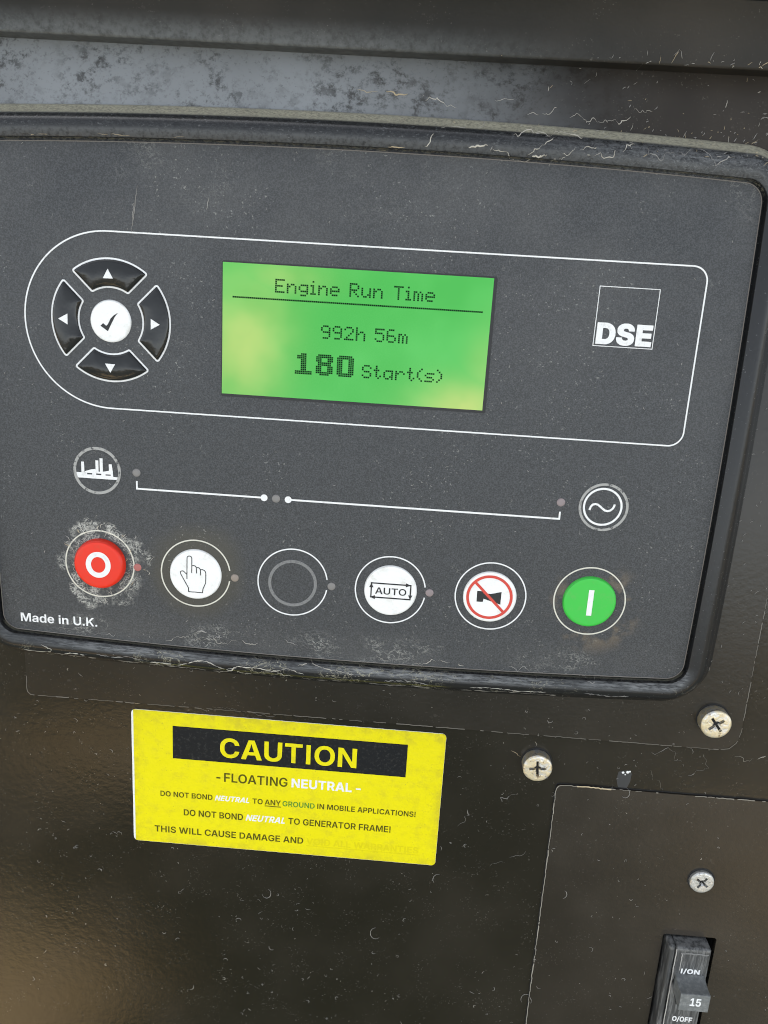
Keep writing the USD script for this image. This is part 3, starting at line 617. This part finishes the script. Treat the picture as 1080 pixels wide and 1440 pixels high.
# ------------------------------------------------------------------ screws
def screw(u, v, w0, r, h, rot, mat, label, slot=.58):
    t = Thing('cross_screw', label, 'screw', (u, v, w0), group='cross head screws in the black panel')
    prof = [(0, 0), (r * .985, 0), (r, .15), (r, h - .55), (r * .97, h - .25), (r * .90, h - .05), (r * .80, h), (0, h + .05)]
    m = trimesh.creation.revolve(np.array(prof), sections=48); m.apply_translation([u, v, w0]); m.merge_vertices()
    man = manifold3d.Manifold(manifold3d.Mesh(np.asarray(m.vertices, np.float32), np.asarray(m.faces, np.uint32)))
    cut = None
    for k in range(2):
        c = manifold3d.Manifold.cube([r * 2 * slot, r * .20, 3.0], True)
        c = c.rotate([0, 0, rot + 90 * k]).translate([u, v, w0 + h + 1.5 - 1.0]); cut = c if cut is None else cut + c
    cone = manifold3d.Manifold.cylinder(1.2, r * .05, r * .30, 24).translate([u, v, w0 + h - 1.1])
    res = man - (cut + cone)
    if res.num_tri() < 20: res = man
    t.part('head', res, mat, smooth=35)
    rc = slab(unary_union([affinity.rotate(sbox(u - r * slot * .9, v - r * .08, u + r * slot * .9, v + r * .08), rot + 90 * k, origin=(u, v)) for k in range(2)]), w0 + h - .97, w0 + h - .94)
    t.part('recess', rc, 'gap_black')
    t.part('contact_shade', slab(disc(u, v + .2, r + .5), w0, w0 + .08), 'gap_black')  # black disc laid in as the contact shadow round the head
screw(47.3, -148.7, 0.0, 4.85, 4.0, 5, 'zinc_yellow', 'yellowish zinc screw right of the sticker, at the cover plate corner')
screw(101.95, -127.1, 1.0, 4.9, 4.0, 38, 'zinc_yellow', 'yellowish zinc screw in the rounded corner of the mounting plate')
screw(108.0, -188.5, .8, 4.15, 1.5, 55, 'zinc_grey', 'smaller grey screw above the circuit breaker')

# ------------------------------------------------------------------ circuit breaker
brk = Thing('circuit_breaker', 'black circuit breaker with a protruding toggle lever rated 15', 'breaker', (107, -250, -20))
def rbox(u0, u1, v0, v1, w0, w1, r):
    ms = [manifold3d.Manifold.sphere(r, 24).translate([a, b, c]) for a in (u0 + r, u1 - r) for b in (v0 + r, v1 - r) for c in (w0 + r, w1 - r)]
    return manifold3d.Manifold.batch_hull(ms)
hb = brk.part('housing', rbox(102.1, 114.2, -290, -212.6, -25, 5.6, .9), 'breaker_plastic', smooth=40)
brk.part('side_shell', rbox(99.7, 102.05, -290, -212.4, -25, 5.3, 1.1), 'breaker_plastic', smooth=40)
brk.part('worn_edge', slab(LineString(wav([(102.2, -213.6), (102.2, -262)], .06, 1.2, 12)).buffer(.14), 5.55, 5.66), 'lint_pale', hb)
brk.part('worn_edge', slab(LineString(wav([(104.4, -215.2), (104.3, -222)], .05, 1.2, 14)).buffer(.10), 5.58, 5.66), 'lint_pale', hb)
brk.part('worn_edge', slab(LineString(wav([(104.2, -215.0), (113.2, -214.9)], .10, .8, 15)).buffer(.22), 5.58, 5.66), 'worn_ring', hb)
brk.part('worn_edge', slab(LineString(wav([(104.4, -246.3), (112.5, -246.3)], .10, .8, 16)).buffer(.30), 5.58, 5.66), 'lint_pale', hb)
brk.part('lettering', slab(letter('I/ON', 104.9, 111.4, -223.2, 1.95, 780), 5.58, 5.68), 'white_ink', hb)
brk.part('lettering', slab(letter('O/OFF', 104.9, 111.9, -243.9, 2.1, 780), 5.58, 5.68), 'white_ink', hb)
brk.part('lever_slot', slab(Polygon([(102.5, -227), (103.2, -224.3), (108, -224.6), (108, -236.8), (105.2, -236.6)]), 5.58, 5.63), 'gap_black', hb)
lp = Polygon([(-223.4, 5.2), (-223.9, 6.6), (-224.5, 8.4), (-224.8, 10.4), (-224.8, 12.8), (-225.0, 13.0), (-231.6, 13.0), (-231.9, 12.7), (-231.9, 12.2), (-230.6, 9.5), (-229.8, 5.2)])
lm = slab(lp, 103.2, 113.2); lm.vertices = np.asarray(lm.vertices)[:, [2, 0, 1]]
lv = brk.part('lever', lm, 'lever_plastic', smooth=30)
brk.part('lettering', slab(letter('15', 106.7, 110.4, -229.5, 3.2, 760), 12.99, 13.06), 'white_ink', lv)

# ------------------------------------------------------------------ loose lint and dried residue lying on the surfaces
def ribbon(path, wid, lift=.07, taper=True):
    P = np.array(path, float); n = len(P); t = np.gradient(P, axis=0); t /= np.maximum(np.linalg.norm(t, axis=1), 1e-9)[:, None]
    nn = np.stack([-t[:, 1], t[:, 0]], 1); wd = wid * (np.sin(np.linspace(.25, math.pi - .25, n)) if taper else np.ones(n))
    w = np.array([surf_w(*q) for q in P]) + lift
    v = np.vstack([np.column_stack([P + nn * wd[:, None] / 2, w]), np.column_stack([P - nn * wd[:, None] / 2, w]), np.column_stack([P, w + wid * .45])])
    f = []
    for i in range(n - 1):
        f += [[i, 2 * n + i, 2 * n + i + 1], [i, 2 * n + i + 1, i + 1], [2 * n + i, n + i, n + i + 1], [2 * n + i, n + i + 1, 2 * n + i + 1]]
    return trimesh.Trimesh(v, f, process=False)
def hair(u, v, L, ang, curl, n=7):
    o = [(u, v)]
    for i in range(n):
        ang += curl / n + random.gauss(0, .18); u += L / n * math.cos(ang); v += L / n * math.sin(ang); o.append((u, v))
    return o
def crack(u0, v0, u1, v1, amp, n, seed):
    q = np.linspace(0, 1, n); L = math.hypot(u1 - u0, v1 - v0); dx, dy = u1 - u0, v1 - v0
    pts = np.column_stack([q * L, np.full(n, seed * 3.7), np.zeros(n)])
    y = (meshkit.noise(pts * .22, seed) - .5) * 3.2 + (meshkit.noise(pts * .7, seed + 50) - .5) * 1.5 + (meshkit.noise(pts * 2.0, seed + 90) - .5) * .6
    y = y * amp * 2.2; x = (meshkit.noise(pts * .9, seed + 7) - .5) * 1.2
    return [(u0 + dx * a - dy / L * b + dx / L * c, v0 + dy * a + dx / L * b + dy / L * c) for a, b, c in zip(q, y, x)]
A, Bm, Cm = [], [], []
def blocked(u, v):
    return (-90.5 < u < 17 and -193 < v < -140.5) or (97 < u < 119 and v < -209) or math.hypot(u - 47.6, v + 149.2) < 6 or math.hypot(u - 102.6, v + 127.6) < 6.5
# little curled fibres on the lower panel
for i in range(900):
    u, v = random.uniform(-140, 140), random.uniform(-265, -124)
    if blocked(u, v) or meshkit.noise(np.array([u * .09 + 40, v * .035, 2.0]), 3) < .46: continue
    pth = hair(u, v, random.choice([.25, .3, .4, .5, .7, .9, 1.6]) * random.uniform(.7, 1.4), random.uniform(0, 6.3), random.uniform(-3, 3))
    if random.random() < .22: pth = hair(u, v, random.uniform(1.2, 3.0), random.uniform(0, 6.3), random.choice([-1, 1]) * random.uniform(3, 6), 10)
    (A if random.random() < .10 else Bm).append(ribbon(pth, random.uniform(.07, .15)))
for u0, v0, u1, v1 in ((-82.9, 25.0, -84.9, 12.4), (-62.8, 22.8, -63.4, 19.5), (-84.0, 20.0, -84.6, 15.5)) :      # fine scratches
    Bm.append(ribbon([(u0 + (u1 - u0) * k / 9 + random.gauss(0, .04), v0 + (v1 - v0) * k / 9) for k in range(10)], .16, .06))
# sparse ones on the fascia
for i in range(110):
    u, v = random.uniform(-128, 88), random.uniform(-112, 36)
    if -60 < u < 20 and -33 < v < 7: continue
    Bm.append(ribbon(hair(u, v, random.uniform(.2, .9), random.uniform(0, 6.3), random.uniform(-2, 2)), random.uniform(.07, .14)))
# wind-laid fibres on the upper right of bezel, band and strip
for i in range(230):
    u = 110 - abs(random.gauss(0, 42)); v = random.choice([random.uniform(38, 47), random.uniform(46, 63), random.gauss(64.3, .8), random.gauss(46.8, 1.2)])
    if u < -60: continue
    (Cm if random.random() < .35 else A if random.random() < .22 else Bm).append(ribbon(hair(u, v, random.choice([.4, .6, .9, 1.3, 2.2]), random.gauss(.75, .45), random.uniform(-.8, .8)), random.uniform(.07, .17)))
for i in range(150):                                # right flank
    u, v = random.uniform(97, 125), random.uniform(-120, 40)
    Bm.append(ribbon(hair(u, v, random.uniform(.4, 1.8), random.uniform(.3, 1.6), random.uniform(-1, 1)), random.uniform(.07, .15)))
# crusted residue round the stop button
for i in range(130):
    a = random.uniform(0, 2 * math.pi); rmax = 12.6 + 3.2 * math.cos(a - .15) ** 3 + 1.2 * math.sin(3 * a + 1) + (1.4 if abs(a - math.pi / 2) < .5 else 0)
    if rmax > 16.5: rmax = 16.5
    rr = 8.5 + (rmax - 8.5) * random.random() ** .8
    u, v = -96.9 + rr * math.cos(a), -87.5 + rr * math.sin(a)
    if meshkit.noise(np.array([u * .45, v * .45, 3.0]), 4) < .36: continue
    (A if random.random() < .55 else Cm if random.random() < .22 else Bm).append(ribbon(hair(u, v, random.uniform(.5, 2.6), random.uniform(0, 6.3), random.uniform(-4, 4)), random.uniform(.08, .22), .06))
# thick dried streaks along the bezel's upper and lower edges and above it
for k, (u0, v0, u1, v1, amp, wd, L) in enumerate((
    (8, 38.6, 34, 37.6, .45, .55, A), (-16, 38.2, -9, 38.3, .2, .35, Cm), (34, 37.4, 42, 40.5, .5, .3, A), (-4, 39, 2, 44.3, .3, .3, A), (2, 44.3, 12, 45.2, .25, .3, Bm), (20, 44.5, 38, 43.5, .6, .28, A), (24, 38.2, 30, 43, .7, .25, A),
    (42, 38.0, 52, 42.4, .5, .28, A), (55, 40.5, 78, 38.0, .8, .25, Bm), (-112, 36.3, -107, 36.5, .1, .3, Cm), (-93, 37.2, -84, 37.4, .12, .3, Cm), (-72, 37.7, -68, 37.8, .12, .3, Cm),
    (-4, 52.6, 5, 51.8, .5, .28, A), (-15.5, 54.2, -9.5, 54.0, .3, .5, Cm), (15, 53.6, 20, 53.8, .25, .3, A), (36, 51, 58, 53.0, .9, .3, A), (24, 50.0, 32, 51.5, .6, .25, A),
    (-24, 54.0, -19, 53.6, .25, .6, Cm), (-21, 54.6, -17.4, 54.0, .2, .35, Cm),
    (-76, -110.4, -44, -111.6, .5, .26, A), (-66, -108.8, -58, -110.6, .6, .5, Bm), (-112, -110.9, -92, -111.2, .3, .2, Bm), (-38, -109.5, -18, -112.4, .8, .2, Bm), (-8, -112.2, 20, -113.0, .5, .26, A), (30, -111.8, 62, -112.8, .7, .2, Bm),
    (-112, -119.5, -99, -120.2, .3, .3, A), (-92, -120.0, -70, -121.5, .3, .3, A), (-72, -121.8, -48, -122.5, .9, .4, A), (-60, -119, -46, -118.0, .5, .25, Bm), (-40, -121, -18, -122.4, .8, .3, A), (-10, -121.5, 12, -121.0, .4, .25, Bm), (20, -121.5, 50, -121.0, .3, .22, A),
    (-104, -138.2, -98, -138.4, .12, .5, A), (-94, -138.2, -87, -138.4, .15, .7, Cm), (-62, -137.0, -40, -138.6, .4, .16, Bm), (38, -145.6, 44, -146.6, .2, .55, Cm), (-86, -162, -82, -163, .5, .2, Bm),
    (24, -176, 27, -170, .5, .22, Bm), (37, -165, 41, -160, .7, .2, Bm), (86, -139.5, 96, -146, 1.0, .18, Bm), (100, -150, 104, -142, .8, .18, Bm), (112, -141, 122, -140.5, .4, .3, A), (84, -150, 92, -154, .8, .18, Bm), (35, -190, 48, -184, .4, .18, Bm))):
    pc_ = crack(u0, v0, u1, v1, amp, max(14, int(math.hypot(u1 - u0, v1 - v0) * 3.0)), 40 + k); i = 0
    while i < len(pc_) - 2:                             # broken into pieces of uneven thickness
        j = min(len(pc_), i + random.randint(6, 18)); L.append(ribbon(pc_[i:j], wd * random.choice([.22, .3, .45, .8]), .08)); i = j + random.choice([-3, -2, -1, 1, 3, 6])
def dense(P, k=8):
    L_ = LineString(P); n = max(8, int(L_.length * 2.2)); o = [L_.interpolate(i / n, normalized=True).coords[0] for i in range(n + 1)]
    return [(a + random.gauss(0, .10), b + random.gauss(0, .10)) for a, b in o]
# the thick wandering crust line along the lower roll of the bezel
for P, wd, L in (([(-71.92, -119.5), (-65.7, -116.9), (-62.0, -116.9), (-58.0, -118.8), (-54.5, -120.0), (-52.7, -117.9), (-46.5, -117.8)], .42, A), ([(-46.5, -117.8), (-41, -118.6), (-36, -117.2), (-31, -118.9)], .28, A),
                 ([(-122.3, -118.5), (-117.4, -118.8), (-113.4, -118.2), (-112.6, -116.9), (-116, -115.6)], .28, A), ([(-108.7, -118.4), (-105.6, -117.8), (-102.1, -118.3)], .5, A), ([(-98, -117.5), (-92, -118.2), (-88, -117.2), (-82, -118.6)], .22, Bm), ([(-80.5, -119), (-76.5, -118.9), (-72.6, -118.8)], .42, A),
                 ([(-32.8, -116), (-29, -114.9), (-26, -115.9), (-21.3, -116.7), (-14, -117.6)], .25, A), ([(-5, -118.8), (4, -118.2), (9, -119.2)], .25, Bm), ([(22, -118.9), (30, -118.4), (38, -119.2), (46, -118.6)], .25, A), ([(58, -117.8), (66, -118.6), (72, -118.0)], .22, Bm)):
    q = dense(P); i = 0
    while i < len(q) - 3:
        j = min(len(q), i + random.randint(5, 11)); L.append(ribbon(q[i:j], wd * random.uniform(.5, 1.2), .08)); i = j - 1 + random.choice([0, 0, 0, 1])
for u, v, r in ((-42.5, -210, 2.0), (-2.5, -223, 2.4), (62, -199, 1.6), (78, -157.2, 1.7), (-40, -233, 1.3), (54, -246, 2.3), (-57, -241, 1.1), (18, -198, 2.1), (-70, -254, 1.4)):
    # rings left by dried water drops
    a0 = random.uniform(0, 6.3); P = [(u + r * math.cos(a0 + k * .28) * .8, v + r * math.sin(a0 + k * .28)) for k in range(random.randint(9, 17))]
    Bm.append(ribbon(P, .16, .06))
lint = Thing('lint', 'pale dust fibres and dried residue scattered over the black surfaces', 'dust', (0, -38, 0), kind='stuff')
lint.part('pale_fibres', cat(A), 'lint', kind='stuff'); lint.part('grey_fibres', cat(Bm), 'lint_pale', kind='stuff'); lint.part('tan_fibres', cat(Cm), 'lint_tan', kind='stuff')
